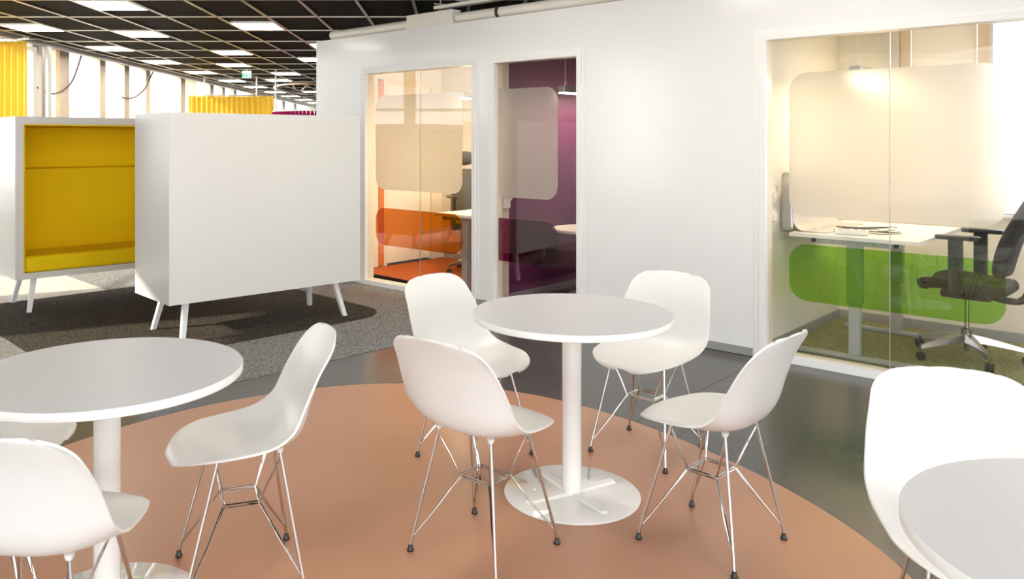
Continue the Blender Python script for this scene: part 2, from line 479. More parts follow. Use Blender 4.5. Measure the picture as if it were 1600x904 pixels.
# end wall of the row of rooms, with an opening for the door of the orange room
struct('wall_end', MB().box(wall_end, wall_end + .06, 0.1, 0.82, 0, H_WALL).box(wall_end, wall_end + .06, 1.73, DEP1, 0, H_WALL)
       .box(wall_end, wall_end + .06, 0.82, 1.73, 2.12, H_WALL), M['room_wall'])
struct('wall_back_orange', MB().box(wall_end, P12 - .03, DEP1, DEP1 + .1, 0, H_WALL), M['room_wall'])
struct('wall_partition_orange_side', MB().box(P12 - .03, P12, 0.1, DEP1 + .1, 0, H_WALL), M['room_wall'])
struct('wall_partition_purple_side', MB().box(P12, P12 + .03, 0.31, 2.5, 0, H_WALL), M['purple'])
struct('trim_purple_post', MB().box(P12, P12 + .034, 0.1, 0.31, 0, H_WALL).box(P12 + .034, P12 + .037, .20, .215, 0, H_WALL), M['jamb'])
struct('wall_back_purple', MB().box(P12 + .03, P23 - .06, 2.4, 2.5, 0, H_WALL), M['purple'])
struct('wall_partition_green_side', MB().box(P23 - .03, P23 + .04, 0.1, DEP3 + .1, 0, H_WALL), M['room_wall'])
struct('wall_partition_purple_right', MB().box(P23 - .06, P23 - .03, 0.1, 2.5, 0, H_WALL), M['purple'])
struct('baseboard_purple', MB().box(P12 + .03, P12 + .042, 0.32, 2.4, 0.004, 0.065), M['base_grey'])
struct('baseboard_orange', MB().box(wall_end + .1, P12 - .03, DEP1 - .012, DEP1, 0.004, 0.07), M['base_grey'])
struct('baseboard_green', MB().box(P23 + .04, P23 + .052, 0.1, DEP3, 0.004, 0.07).box(P23 + .052, 3.1, DEP3 - .012, DEP3, 0.004, 0.07), M['base_grey'])
struct('ceiling_rooms', MB().box(wall_end, 3.2, 0.1, 2.5, H_WALL - .05, H_WALL), M['room_wall'])
struct('wall_far_right', MB().box(3.1, 3.2, 0.1, DEP3 + .1, 0, H_WALL), M['room_wall'])
# back wall of the green room with its outside window
WX0, WX1, WXB = -0.42, 2.4, -1.02
struct('wall_back_green', MB().box(P23 + .04, WXB, DEP3, DEP3 + .12, 0, H_WALL).box(WXB, WX1, DEP3, DEP3 + .12, 0, 0.9)
       .box(WX1, 3.1, DEP3, DEP3 + .12, 0, H_WALL), M['room_wall'])
w4 = put_wall(tag(empty('window_4'), kind='structure'))
for x in (WXB, WX0 - .09, 1.0, WX1 - .06):
    MB().box(x, x + .075, DEP3 + .02, DEP3 + .1, .9, 2.42).obj('mullion', M['mullion'], w4, bevel=.004)
MB().box(WX0 - .012, WX0 + .012, DEP3 - .01, DEP3 + .06, .9, 2.42).obj('frame_post', M['frame'], w4)
MB().box(WXB, WX1, DEP3 - .03, DEP3 + .1, .88, .9).obj('window_sill', M['frame'], w4)
MB().box(WXB + .08, WX0 - .095, DEP3 + .03, DEP3 + .034, .92, 2.42).obj('roller_blind', M['blind'], w4)
MB().box(WX0 + .012, 1.0, DEP3 + .05, DEP3 + .056, .9, 2.42).obj('glass_pane', M['ext_glass'], w4)
MB().box(1.075, WX1 - .06, DEP3 + .05, DEP3 + .056, .9, 2.42).obj('glass_pane', M['ext_glass'], w4)

# door of the orange room (closed, in the end wall) with an orange strip beside it
d1 = put_wall(tag(empty('door_1'), kind='structure'))
ex = wall_end + .06
MB().box(ex - .045, ex - .012, .945, 1.66, 0.02, 2.06).obj('door_leaf', M['cream_panel'], d1, bevel=.003)
MB().box(ex - .05, ex + .012, .895, .945, 0, 2.12).obj('door_jamb', M['jamb'], d1)
MB().box(ex - .05, ex + .012, 1.66, 1.73, 0, 2.12).obj('door_jamb', M['jamb'], d1)
MB().box(ex - .05, ex + .012, .945, 1.66, 2.06, 2.12).obj('door_head', M['jamb'], d1)
MB().tube([(ex - .012, 1.58, 1.02), (ex + .03, 1.58, 1.02), (ex + .03, 1.46, 1.02)], .008).obj('door_handle', M['silver'], d1, smooth=True)
put_wall(tag(MB().box(ex - .04, ex + .006, .82, .893, 0.006, 2.1).obj('trim_orange_strip', M['orange_paint']), kind='structure'))

# ------------------------------------------------------------------ ceiling
YL = [9.71 + 1.205 * k for k in range(-12, 22)]
XL = [0.16 - 0.6 * k for k in range(-6, 12)]
ce = tag(MB().prism([(x, max(y, -1.6)) for x, y in OUTL], 3.35, 3.45).obj('ceiling', M['void']), kind='structure')
X0 = -6.15
def ring_in(x, y): return ((x + 3.75) / 1.35) ** 2 + ((y - 23.3) / 2.9) ** 2 < 1
tile_me = None
LIGHT_SIZE = .56
# (cell column index from the window side, centre y) of the lit panels
xcell = [-6.0 + .0, -5.54, -4.94, -4.34, -3.74, -3.14, -2.54, -1.94]
LIGHTS = [(1, 10.63), (1, 13.05), (1, 15.3), (1, 17.7), (1, 20.2), (1, 22.6), (1, 25.0), (1, 27.4), (1, 29.8), (1, 32.2),
          (3, 11.25), (3, 15.95), (3, 20.0), (3, 24.8), (3, 29.0), (4, 8.85), (4, 13.65), (4, 18.0),
          (6, 10.47), (6, 14.85), (7, 12.67), (1, 8.3)]
for i in range(len(XL) - 1):
    for j in range(len(YL) - 1):
        x1, x0, y0, y1 = XL[i], XL[i+1], YL[j], YL[j+1]
        if y1 < 7.0 or y1 > 36 or x0 > 1.4: continue
        if ring_in((x0+x1)/2, (y0+y1)/2): continue
        if tile_me is None:
            o = MB().box(-.29, .29, -.592, .592, CEIL + .012, CEIL + .022).obj('ceiling_tile', M['tile'], ce); tile_me = o.data
        else:
            o = bpy.data.objects.new('ceiling_tile', tile_me); C.objects.link(o); o.parent = ce
        o.location = ((x0+x1)/2, (y0+y1)/2, random.uniform(-.003, .003))
# the rest of the ceiling, over and behind the camera
o = MB().prism([(-6.15, -1.6), (9.4, -1.6), (9.4, .80), (3.157, 6.65), (3.12, 6.9), (-6.15, 6.9)], CEIL + .02, CEIL + .03).box(1.4, 3.1, 6.9, 36, CEIL + .02, CEIL + .03).obj('ceiling_panel', M['tile'], ce)
for x in XL + [-6.08]:
    if x < -6.2: continue
    MB().box(x - .016, x + .016, 5.0, 36, CEIL - .004, CEIL + .010).obj('grid_runner', M['tbar'], ce)
for y in YL:
    if y < 6: continue
    MB().box(X0, 3.1, y - .015, y + .015, CEIL - .002, CEIL + .009).obj('cross_bar', M['tbar'], ce)
MB().box(-6.25, -6.15, -4, 36, CEIL - .06, CEIL + .08).obj('edge_trim', M['base_grey'], ce)

def ceiling_light(x, y, label, sx=.54, sy=.60):
    t = empty('ceiling_light', (x, y, CEIL), 0, label, 'ceiling light', 'square lights in the dark ceiling grid')
    MB().box(-sx/2, sx/2, -sy/2, sy/2, -.006, .006).obj('diffuser', M['diffuser'], t)
    h = MB()
    h.box(-sx/2 - .012, -sx/2, -sy/2 - .012, sy/2 + .012, -.008, .011).box(sx/2, sx/2 + .012, -sy/2 - .012, sy/2 + .012, -.008, .011)
    h.box(-sx/2, sx/2, -sy/2 - .012, -sy/2, -.008, .011).box(-sx/2, sx/2, sy/2, sy/2 + .012, -.008, .011)
    h.obj('light_frame', M['tbar'], t)
    return t
ORD = ['first', 'second', 'third', 'fourth', 'fifth', 'sixth', 'seventh', 'eighth', 'ninth', 'tenth', 'eleventh', 'twelfth']
ROWN = {1: 'row along the windows', 3: 'second row from the windows', 4: 'third row from the windows', 6: 'fourth row from the windows', 7: 'row beside the white wall end'}
cnt = {}
for c_, y in sorted(LIGHTS):
    cnt[c_] = cnt.get(c_, 0) + 1
    ceiling_light(xcell[c_], y, 'square glowing ceiling light, %s in the %s' % (ORD[cnt[c_] - 1], ROWN[c_]))
# unseen fixtures, added out of view to brighten the tables and white wall
for x, y, w_ in ((1.66, 4.0, 'over the aisle by the white wall'), (-.14, 5.2, 'over the carpet edge'), (-.74, 1.0, 'before the left table'), (-.74, 4.2, 'over the middle table'), (1.66, 1.8, 'over the right table')):
    ceiling_light(x, y, 'added unseen square ceiling light ' + w_)

# ceiling opening with white tube ring, far back
rg = empty('ceiling_ring', (-3.75, 23.3, CEIL), 0, 'round white tube truss in a dark ceiling opening far back', 'ceiling truss')
def ell(z, k=1.0, n=40): return [(1.3*k*math.cos(2*PI*i/n), 2.7*k*math.sin(2*PI*i/n), z) for i in range(n)]
MB().tube(ell(-.03), .035, 8, True).obj('ring_tube', M['tbar'], rg, smooth=True)
MB().tube(ell(.35), .03, 8, True).obj('ring_tube', M['tbar'], rg, smooth=True)
lo, hi = ell(-.03), ell(.35)
for i in range(0, 40, 4):
    MB().tube([lo[i], hi[(i+2) % 40]], .02, 6).obj('truss_strut', M['tbar'], rg)
    MB().tube([hi[(i+2) % 40], lo[(i+4) % 40]], .02, 6).obj('truss_strut', M['tbar'], rg)

# ------------------------------------------------------------------ window wall on the left, far wall
WXL = -6.6
wlft = tag(MB().box(WXL - .15, WXL, -4, 3.05, 0, 3.4).box(WXL - .15, WXL, 4.2, 6.1, 0, 3.4).box(WXL - .15, WXL - .1, 3.05, 4.2, 2.76, 3.4).box(WXL - .1, WXL, 3.05, 36, 0, .55).box(WXL - .1, WXL, 3.05, 36, 2.95, 3.4)  # near stretch is out of view; solid part and lowered head shaped to limit sun
           .obj('wall_left', M['cream_panel']), kind='structure')
tag(MB().box(3.1, 3.2, 6.75, 36, 0, 3.4).obj('wall_outer', M['cream_panel']), kind='structure')
tag(MB().box(-6.6, 3.2, 36.0, 36.2, 0, 1.2).box(-6.6, 3.2, 36, 36.2, 2.75, 3.4).box(-3.0, 3.2, 36, 36.2, 1.2, 2.75).obj('wall_far', M['cream_panel']), kind='structure')
w5 = tag(empty('window_5'), kind='structure')
mull_y = []
for px, wd in ((57, .30), (95.5, .22), (156, .16), (194, .16), (227.5, .16), (282.5, .2), (328, .2), (346.5, .18), (364.5, .18), (395, .25), (412, .25), (441, .3), (459, .35)):
    y = 1265 * (-WXL) / (710 - px); mull_y.append((y, wd))
mull_y = [(7.6, .2), (9.7, .2)] + [(y, w * 1.5) for y, w in mull_y]
for y, wd in mull_y:
    MB().box(WXL - .12, WXL + .06, y - wd/2, y + wd/2, .55, 2.95).obj('mullion', M['mullion'] if wd < .44 else M['frame'], w5, bevel=.006)
ys = [3.05] + [y for y, _ in mull_y] + [36.0]
for a, b in zip(ys[:-1], ys[1:]):
    MB().box(WXL - .04, WXL - .034, a, b, .55, 2.95).obj('glass_pane', M['ext_glass'], w5)
# white fixed panels between some mullions
for pa, pb in ((66, 90), (287, 308)):
    ya, yb = 1265 * 6.62 / (710 - pa), 1265 * 6.62 / (710 - pb)
    MB().box(WXL - .03, WXL - .005, ya, yb, .55, 2.95).obj('fixed_panel', M['blind'], w5)
# thin horizontal rail outside of the panes
MB().box(WXL - .4, WXL - .37, 5, 36, 1.93, 1.98).obj('outer_rail', M['frame'], w5)
w6 = tag(empty('window_6'), kind='structure')
MB().box(-6.6, -3.0, 36.08, 36.086, 1.2, 2.75).obj('glass_pane', M['ext_glass'], w6)
for i in range(7):
    MB().box(-6.5 + i * .5, -6.44 + i * .5, 36.0, 36.2, 1.2, 2.75).obj('mullion', M['frame'], w6)
# white service column by the near curtain
cl = tag(empty('trim_column', (-6.35, 12.15, 0)), kind='structure')
for x, wd, mm in ((0, .12, 'frame'), (.16, .05, 'base_grey'), (.26, .04, 'frame')):
    MB().box(x - wd/2, x + wd/2, -.05, .05, 0, CEIL - .07).obj('column_strip', M[mm], cl, bevel=.005)

# outside
tag(MB().box(-120, 120, -60, 140, -.6, -.5).obj('ground_outside', M['ground_out']), kind='structure')
b = empty('building_outside', (62, 70, -.5), R(-35), 'pale low building outside beyond the window of the green room', 'building')
MB().box(-30, 30, 0, 8, 0, 4.2).obj('facade', M['building_out'], b)
MB().box(-30.3, 30.3, -.3, 8.3, 4.2, 4.7).obj('roof_edge', M['mullion'], b)
lp = empty('street_lamp', (21.5, 29.2, -.5), 0, 'slim pale street lamp outside beyond the window of the green room', 'street lamp')
MB().tube([(0, 0, 0), (0, 0, 2.75)], .04, 8).obj('pole', M['mullion'], lp, smooth=True)
MB().lathe([(.02, 2.70), (.22, 2.74), (.24, 2.82), (.1, 2.93), (.02, 2.95)], 16).obj('lamp_head', M['frame'], lp, smooth=True)

# ------------------------------------------------------------------ ducts along the top of the glazed wall
def sx_(px, m0=0.05):
    k_ = (px - 710) / 1265; xo, yo = 3.057 + .683*m0, 4.346 + .730*m0
    return -(xo - yo*k_) / (.730 + .683*k_)
xa, xb, xc = sx_(520), sx_(641), sx_(712)
dt = put_wall(empty('pipe_duct', label='rounded white pipe lying along the top of the white wall', cat='duct'))
MB().tube([(xa, .05, 2.519), (xb - .004, .05, 2.519)], .046, 20).obj('pipe', M['white_duct'], dt, smooth=True)
o = MB().lathe([(.001, 0), (.02, 0), (.02, .004), (.001, .004)], 16).obj('end_screw', M['silver'], dt)
o.location = (xa - .002, .05, 2.515); o.rotation_euler = (0, R(-90), 0)
put_wall(tag(MB().box(xb, xc, .0, .12, 2.47, 2.60).obj('junction_box', M['white_duct'], bevel=.004),
             'long white junction box on top of the white wall', 'junction box'))
dt = put_wall(empty('pipe_duct', label='white pipe on the wall top running right from the junction box', cat='duct'))
MB().tube([(xc + .02, .06, 2.523), (1.8, .06, 2.523)], .044, 20).obj('pipe', M['white_duct'], dt, smooth=True)
o = MB().lathe([(.0445, 0), (.050, .0), (.050, .03), (.0445, .03)], 20).obj('pipe_clamp', M['hole'], dt, smooth=True)
o.location = (sx_(777), .06, 2.523); o.rotation_euler = (0, R(90), 0)
tr = put_wall(empty('cable_tray', label='slim white cable tray above the pipe on the wall top', cat='cable tray'))
MB().box(xc - .25, 1.8, .02, .10, 2.625, 2.655).obj('tray', M['white_duct'], tr, bevel=.003)
for x in (xc - .2, xc + .08, xc + 1.6):
    MB().tube([(x, .06, 2.655), (x, .06, CEIL + .02)], .006, 6).obj('hanger_rod', M['silver'], tr)
    MB().tube([(x - .02, .0, 2.67), (x + .02, .12, 2.67)], .008, 6).obj('clip', M['silver'], tr)

# ------------------------------------------------------------------ round tables
def make_table(label):
    t = empty('round_table', label=label, cat='table', group='white round pedestal tables')
    MB().lathe([(.001, .710), (.397, .710), (.3995, .7125), (.3995, .7335), (.398, .7355)], 96).obj('edge_band', M['edge'], t, smooth=True)
    MB().lathe([(.001, .7335), (.3975, .7352), (.3975, .7362), (.001, .7362)], 96).obj('tabletop', M['laminate'], t, smooth=True)
    MB().lathe([(.001, .006), (.0390, .006), (.0390, .709), (.001, .709)], 40).obj('column', M['enamel'], t, smooth=True)
    bp = MB().lathe([(.001, .0017), (.270, .0017), (.273, .003), (.273, .007), (.270, .0095), (.001, .0095)], 96).obj('base_plate', M['enamel'], t, smooth=True)
    for a in (0, 90, 180, 270):
        pts = []
        for k in range(13): pts.append((.2 + .02*math.cos(R(-90 + 15*k)), .02*math.sin(R(-90 + 15*k))))
        pts += [(.03, .027), (.03, -.027)]
        q = MB(); n = len(pts)
        low = [(x, y, .0092) for x, y in pts]
        cx = .11
        hi_ = [((x - cx) * .93 + cx, y * .62, .018) for x, y in pts]
        q.add(low + hi_, [tuple(range(n, 2*n))] + [(i, (i+1) % n, n + (i+1) % n, n + i) for i in range(n)])
        o = q.obj('rib', M['enamel'], bp, smooth=True); o.rotation_euler = (0, 0, R(a))
    return t
tb1 = make_table('white round pedestal table in the middle with four chairs tucked around it')
tb1.location = (.475, 3.276, 0); tb1.rotation_euler = (0, 0, R(28))
tb2 = copy_tree(tb1); tb2['label'] = 'white round pedestal table on the left edge, in front of the white pods'
tb2.location = (-1.055, 2.46, 0); tb2.rotation_euler = (0, 0, R(10))
tb3 = copy_tree(tb1); tb3['label'] = 'white round tabletop cut off by the bottom right corner of the photo'
tb3.location = (1.2106, 1.375, 0); tb3.rotation_euler = (0, 0, R(50))

# ------------------------------------------------------------------ shell chairs
def make_chair():
    t = empty('shell_chair', cat='chair', group='white shell chairs around the round tables')
    # centre line of the shell, (y forward, z up), front lip to top of back
    cl_ = [(.232, .424), (.222, .434), (.200, .443), (.160, .449), (.11, .449), (.05, .443), (-.01, .436), (-.065, .433), (-.115, .438),
           (-.155, .455), (-.182, .484), (-.200, .525), (-.213, .575), (-.228, .625), (-.244, .675), (-.263, .718), (-.283, .755), (-.297, .777), (-.304, .787)]
    path = smooth_path([(0, y, z) for y, z in cl_], 3)
    n = len(path)
    L = [0.0]
    for i in range(1, n): L.append(L[-1] + (path[i] - path[i-1]).length)
    tot = L[-1]
    def lerp(tab, s):
        for i in range(len(tab) - 1):
            (s0, v0), (s1, v1) = tab[i], tab[i+1]
            if s <= s1 or i == len(tab) - 2:
                q = min(1, (s - s0) / (s1 - s0)); h_ = s1 - s0
                m0 = (v1 - tab[i-1][1]) / (s1 - tab[i-1][0]) if i > 0 else (v1 - v0) / h_
                m1 = (tab[i+2][1] - v0) / (tab[i+2][0] - s0) if i < len(tab) - 2 else (v1 - v0) / h_
                return (2*q**3-3*q*q+1)*v0 + (q**3-2*q*q+q)*h_*m0 + (3*q*q-2*q**3)*v1 + (q**3-q*q)*h_*m1
    # tables over arc length: half width, edge rise along the normal
    W_ = [(0, .196), (.12, .208), (.28, .224), (.42, .235), (.58, .237), (.74, .226), (.87, .207), (1, .188)]
    H_ = [(0, -.016), (.10, -.002), (.24, .018), (.38, .044), (.50, .066), (.62, .058), (.76, .042), (.88, .026), (1, .012)]
    rows = []
    U = [-1, -.985, -.95, -.88, -.78, -.64, -.48, -.3, -.12, .12, .3, .48, .64, .78, .88, .95, .985, 1]
    rc0, rc1 = .155, .085                # corner radii, front and top
    ss = sorted(set([0.0, .002, .006, .012, .02, .03, .042, .058, .076, .096] + [l for l in L if .11 < l < tot - .11] + [tot - x_ for x_ in (.1, .084, .068, .052, .038, .026, .016, .009, .004, .001, 0)]))
    def at(s):
        for i in range(n - 1):
            if s <= L[i+1] or i == n - 2:
                q = (s - L[i]) / (L[i+1] - L[i]); p = path[i].lerp(path[i+1], q)
                i0, i1 = max(i - 1, 0), min(i + 2, n - 1)
                tg = (path[i1] - path[i0]).normalized(); return p, tg
    for s in ss:
        p, tg = at(s)
        nm = Vector((0, tg.z, -tg.y))     # up on the seat, forward on the back
        if nm.z < 0 and nm.y < 0: nm = -nm
        nm = Vector((0, tg.z, -tg.y)) if (Vector((0, tg.z, -tg.y)).z > 0 or Vector((0, tg.z, -tg.y)).y > 0) else -Vector((0, tg.z, -tg.y))
        hw = lerp(W_, s / tot); h = lerp(H_, s / tot)
        d0, d1 = s, tot - s
        cut = 0
        if d0 < rc0: cut = rc0 - math.sqrt(max(0, rc0**2 - (rc0 - d0)**2))
        if d1 < rc1: cut = rc1 - math.sqrt(max(0, rc1**2 - (rc1 - d1)**2))
        hw -= cut
        row = []
        for u in U:
            a = abs(u)
            fl_ = 0.0
            rise = h * a ** 2.6
            if a > .94: rise -= .0035 * (a - .94) / .06      # the rim flares a touch
            tail = max(0, 1 - d1 / .16) ** 2 * .016 * u * u      # the top edge arches slightly
            row.append(p + Vector((hw * u, 0, 0)) + nm * rise - tg * tail)
        rows.append(row)
    o = MB().grid(rows).obj('seat_shell', M['white_plastic'], t, fix=False)
    o.data.polygons.foreach_set('use_smooth', [True] * len(o.data.polygons))
    sd = o.modifiers.new('thick', 'SOLIDIFY'); sd.thickness = .007; sd.offset = 0
    bv = o.modifiers.new('soft', 'BEVEL'); bv.width = .003; bv.segments = 3; bv.limit_method = 'ANGLE'; bv.angle_limit = R(50)
    # wire base
    rc, zc = (.058, .050), .255
    tops = {(1, 1): (.128, .080, .432), (-1, 1): (-.128, .080, .432), (1, -1): (.112, -.112, .428), (-1, -1): (-.112, -.112, .428)}
    feet = {k_: (k_[0] * .185, .182 if k_[1] > 0 else -.182, .012) for k_ in tops}
    nb = {(1, 1): ((-1, 1), (1, -1)), (-1, 1): ((1, 1), (-1, -1)), (1, -1): ((1, 1), (-1, -1)), (-1, -1): ((-1, 1), (1, -1))}
    for k_, tp in tops.items():
        T, F = Vector(tp), Vector(feet[k_])
        lg = MB().tube([T + Vector((0, 0, .010)), T, F + Vector((0, 0, .012))], .0055, 10).obj('leg_rod', M['chrome'], t, smooth=True)
        gl = MB().lathe([(.001, 0.0017 - F.z), (.011, .0017 - F.z), (.0125, .004 - F.z), (.012, .009 - F.z), (.0085, .014 - F.z), (.0075, .024 - F.z), (.001, .026 - F.z)], 18).obj('foot_glide', M['black_rubber'], lg, smooth=True)
        gl.location = F
        MB().lathe([(.001, 0), (.009, 0), (.011, .006), (.013, .014), (.001, .016)], 14, (T.x, T.y, T.z - .002)).obj('shell_mount', M['white_plastic'], t, smooth=True)
        P = T.lerp(F, .90)
        for j in nb[k_]:
            c1 = Vector((k_[0] * rc[0], k_[1] * rc[1], zc)); c2 = Vector((j[0] * rc[0], j[1] * rc[1], zc))
            side = (c2 - c1).normalized()
            out = Vector((c1.x + c2.x, c1.y + c2.y, 0)).normalized()
            off = out * .006 + Vector((0, 0, .004 if (k_[0] + 2*k_[1]) > (j[0] + 2*j[1]) else -.004))
            Tj = Vector(tops[j])
            Q = Tj.lerp(Vector(feet[j]), .045)
            pth = [P, P.lerp(c1 + off, .5), c1 + off - side * .008, c1 + off + side * .010, c2 + off - side * .010, c2 + off + side * .008, (c2 + off).lerp(Q, .5), Q]
            MB().tube(pth, .0033, 7).obj('brace_wire', M['chrome'], t, smooth=True)
    return t
ch0 = make_chair()
def place(o, x, y, fx, fy, label):
    o.location = (x, y, 0); o.rotation_euler = (0, 0, math.atan2(-fx, fy)); o['label'] = label
CH = [(.105, 2.845, .225, .275, 'white shell chair in front of the middle table, its back to the viewer'),
      (.093, 3.675, .40, -.37, 'white shell chair on the far left side of the middle table, facing right'),
      (.885, 3.738, -.243, -.283, 'white shell chair on the far right side of the middle table, before the white wall'),
      (.921, 2.904, -.258, .267, 'white shell chair on the near right side of the middle table, in side view'),
      (-.708, 2.662, -.94, -.35, 'white shell chair right of the left table, its empty seat facing left'),
      (-1.035, 2.065, .05, 1.0, 'white shell chair in the bottom left corner, its back to the viewer'),
      (-1.54, 2.72, 1.0, -.02, 'white shell chair behind the left table, only its seat front showing'),
      (1.305, 2.01, -.30, -.95, 'large white shell chair behind the tabletop in the bottom right corner')]
for i, a in enumerate(CH):
    o = ch0 if i == 0 else copy_tree(ch0)
    place(o, *a)
    if i in (4, 5):      # one foot of these two stands on the table's base plate
        o.rotation_euler.x, o.rotation_euler.y = .0125, .0123; o.location.z = .0046

# ------------------------------------------------------------------ pod sofas
def make_pod(label):
    t = empty('pod_sofa', label=label, cat='sofa', group='white high-sided pod sofas')
    Lp, D, z0, z1, bt = 1.58, .65, .29, 1.622, .062
    x0, x1, y0, y1 = -Lp/2, Lp/2, -D/2, D/2
    sh = MB()
    sh.box(x0, x1, y1 - .03, y1, z0, z1)
    sh.box(x0, x0 + bt, y0, y1 - .03, z0, z1).box(x1 - bt, x1, y0, y1 - .03, z0, z1)
    sh.box(x0 + bt, x1 - bt, y0, y1 - .03, z0, z0 + .05).box(x0 + bt, x1 - bt, y0, y1 - .03, z1 - bt, z1)
    sh.obj('pod_shell', M['pod_white'], t)
    ln = MB(); e = .012
    ix0, ix1, iz0, iz1 = x0 + bt, x1 - bt, z0 + .05, z1 - bt
    ln.box(ix0, ix0 + e, y0 + .006, y1 - .03, iz0, iz1).box(ix1 - e, ix1, y0 + .006, y1 - .03, iz0, iz1).box(ix0 + e, ix1 - e, y0 + .006, y1 - .03, iz1 - e, iz1)
    ln.obj('side_lining', M['yellow'], t)
    sc = MB().box(ix0 + e + .002, ix1 - e - .002, y0 + .012, y1 - .15, iz0, iz0 + .135).obj('seat_cushion', M['yellow'], t, smooth=True, bevel=.03, seg=4)
    MB().box(ix0 + e, ix1 - e, y1 - .15, y1 - .03, iz0, 1.18).obj('back_cushion', M['yellow'], t, smooth=True, bevel=.02, seg=3)
    MB().box(ix0 + e, ix1 - e, y1 - .15, y1 - .03, 1.182, iz1 - e).obj('back_cushion', M['yellow'], t, smooth=True, bevel=.02, seg=3)
    for sx in (-1, 1):
        for sy in (-1, 1):
            top = Vector((sx * (Lp/2 - .17), sy * (D/2 - .13), z0)); bot = Vector((sx * (Lp/2 - .115), sy * (D/2 - .055), 0.008))
            q = MB(); h = .021; hb = .017
            vs = [top + Vector((a*h, b_*h, 0)) for a, b_ in ((-1,-1),(1,-1),(1,1),(-1,1))] + [bot + Vector((a*hb, b_*hb, 0)) for a, b_ in ((-1,-1),(1,-1),(1,1),(-1,1))]
            q.add(vs, [(0,1,2,3),(7,6,5,4),(0,4,5,1),(1,5,6,2),(2,6,7,3),(3,7,4,0)]).obj('leg', M['pod_leg'], t, bevel=.003)
    return t
e1 = Vector((math.cos(PA), math.sin(PA), 0)); e2 = Vector((-math.sin(PA), math.cos(PA), 0))
pod = make_pod('white pod sofa with its closed back to the viewer, nearest the glazed wall')
pod.location = Vector((-1.959, 5.56, 0)) + e1 * .79 + e2 * .325; pod.rotation_euler = (0, 0, PA + PI)
pod2 = copy_tree(pod); pod2['label'] = 'white pod sofa with an open yellow upholstered inside, at the left edge'
pod2.location = Vector((-3.561, 6.564, 0)) + e1 * .79 + e2 * .325; pod2.rotation_euler = (0, 0, PA)

# ------------------------------------------------------------------ curtains, sign, cables by the windows
def curtain(name, path_fn, n, z0, z1, amp, waves, m, label, loc=(0, 0, 0), rail=True):
    t = empty(name, loc, 0, label, 'curtain')
    rows = []
    for zz in (z0, z0 + (z1-z0)*.5, z1 - .06, z1):
        row = []
        for i in range(n + 1):
            u = i / n; p, nn = path_fn(u)
            a = amp * (1.0 if zz < z1 - .03 else .5)
            row.append(Vector(p) + Vector(nn) * a * math.sin(2*PI*waves*u) + Vector((0, 0, zz)))
        rows.append(row)
    o = MB().grid(rows).obj('curtain_cloth', m, t, fix=False)
    o.data.polygons.foreach_set('use_smooth', [True] * len(o.data.polygons))
    sd = o.modifiers.new('thick', 'SOLIDIFY'); sd.thickness = .004
    return t
c1 = curtain('hanging_curtain', lambda u: ((-7.1 + 1.10*u, 0, 0), (0, 1, 0)), 200, .1, 2.82, .03, 12, M['yellow_curtain'],
             'yellow curtain hanging from the ceiling by the windows, behind the open pod', (0, 11.4, 0))
c1.location.x = -.02 + .0
MB().tube([(-7.2, 0, 2.85), (-6.1, 0, 2.85), (-5.97, 0, 2.86), (-5.94, .12, 2.87)], .018, 8).obj('curtain_rail', M['tbar'], c1, smooth=True)
c2 = curtain('hanging_curtain', lambda u: ((-6.17 + 1.98*u, 0, 0), (0, 1, 0)), 260, .1, 2.44, .035, 17, M['yellow_curtain'],
             'far yellow curtain hung on two rods below the dark ceiling', (0, 18.8, 0))
MB().tube([(-6.2, 0, 2.46), (-4.17, 0, 2.46)], .015, 8).obj('curtain_rail', M['tbar'], c2, smooth=True)
for x in (-5.8, -4.59): MB().tube([(x, 0, 2.46), (x, 0, CEIL)], .02, 8).obj('hanger_rod', M['tbar'], c2, smooth=True)
c3 = empty('round_curtain', (-2.75, 17.0, 0), 0, 'far round curtain of magenta strips beyond the closed pod', 'curtain')
for i in range(44):
    a = PI * .55 + PI * 1.0 * i / 43
    a = R(95 + 190 * i / 43)
    q = MB().box(-.035, .035, -.006, .006, .1, 2.0, Matrix.Rotation(a + PI/2, 4, 'Z'))
    o = q.obj('curtain_strip', M['magenta_curtain'], c3); o.location = (1.05 * math.cos(a), 1.05 * math.sin(a), 0)
MB().tube([(1.05 * math.cos(R(90 + 5*i)), 1.05 * math.sin(R(90 + 5*i)), 2.01) for i in range(41)], .014, 6).obj('curtain_rail', M['tbar'], c3, smooth=True)
MB().tube([(-1.0, 0, 2.01), (-1.0, 0, CEIL + .0)], .016, 6).obj('hanger_rod', M['tbar'], c3, smooth=True)

sg = empty('exit_sign', (-4.36, 17.0, 2.73), 0, 'small green emergency exit sign hanging below the dark ceiling', 'exit sign')
MB().box(-.09, .09, -.02, .02, 0, .145).obj('sign_box', M['sign_white'], sg)
MB().box(-.084, .084, -.023, -.02, .005, .085).obj('sign_face', M['sign_green'], sg)
pg = MB()
for (x0, z0, x1, z1, r) in ((-.035, .05, -.02, .035, .006), (-.035, .05, -.045, .03, .006), (-.025, .065, -.035, .045, .008), (-.03, .06, -.012, .055, .005),
                            (-.045, .03, -.052, .018, .005), (-.02, .035, -.016, .015, .005)):
    pg.tube([(x0, -.0245, z0), (x1, -.0245, z1)], r, 6)
pg.lathe([(.001, -.002), (.008, -.002), (.008, .002), (.001, .002)], 12, (-.018, -.0245, .075))
pg.box(.02, .06, -.026, -.0235, .012, .078)
pg.obj('running_figure', M['sign_white'], sg)
MB().tube([(0, 0, .145), (0, 0, .17)], .02, 8).obj('ceiling_mount', M['tbar'], sg)

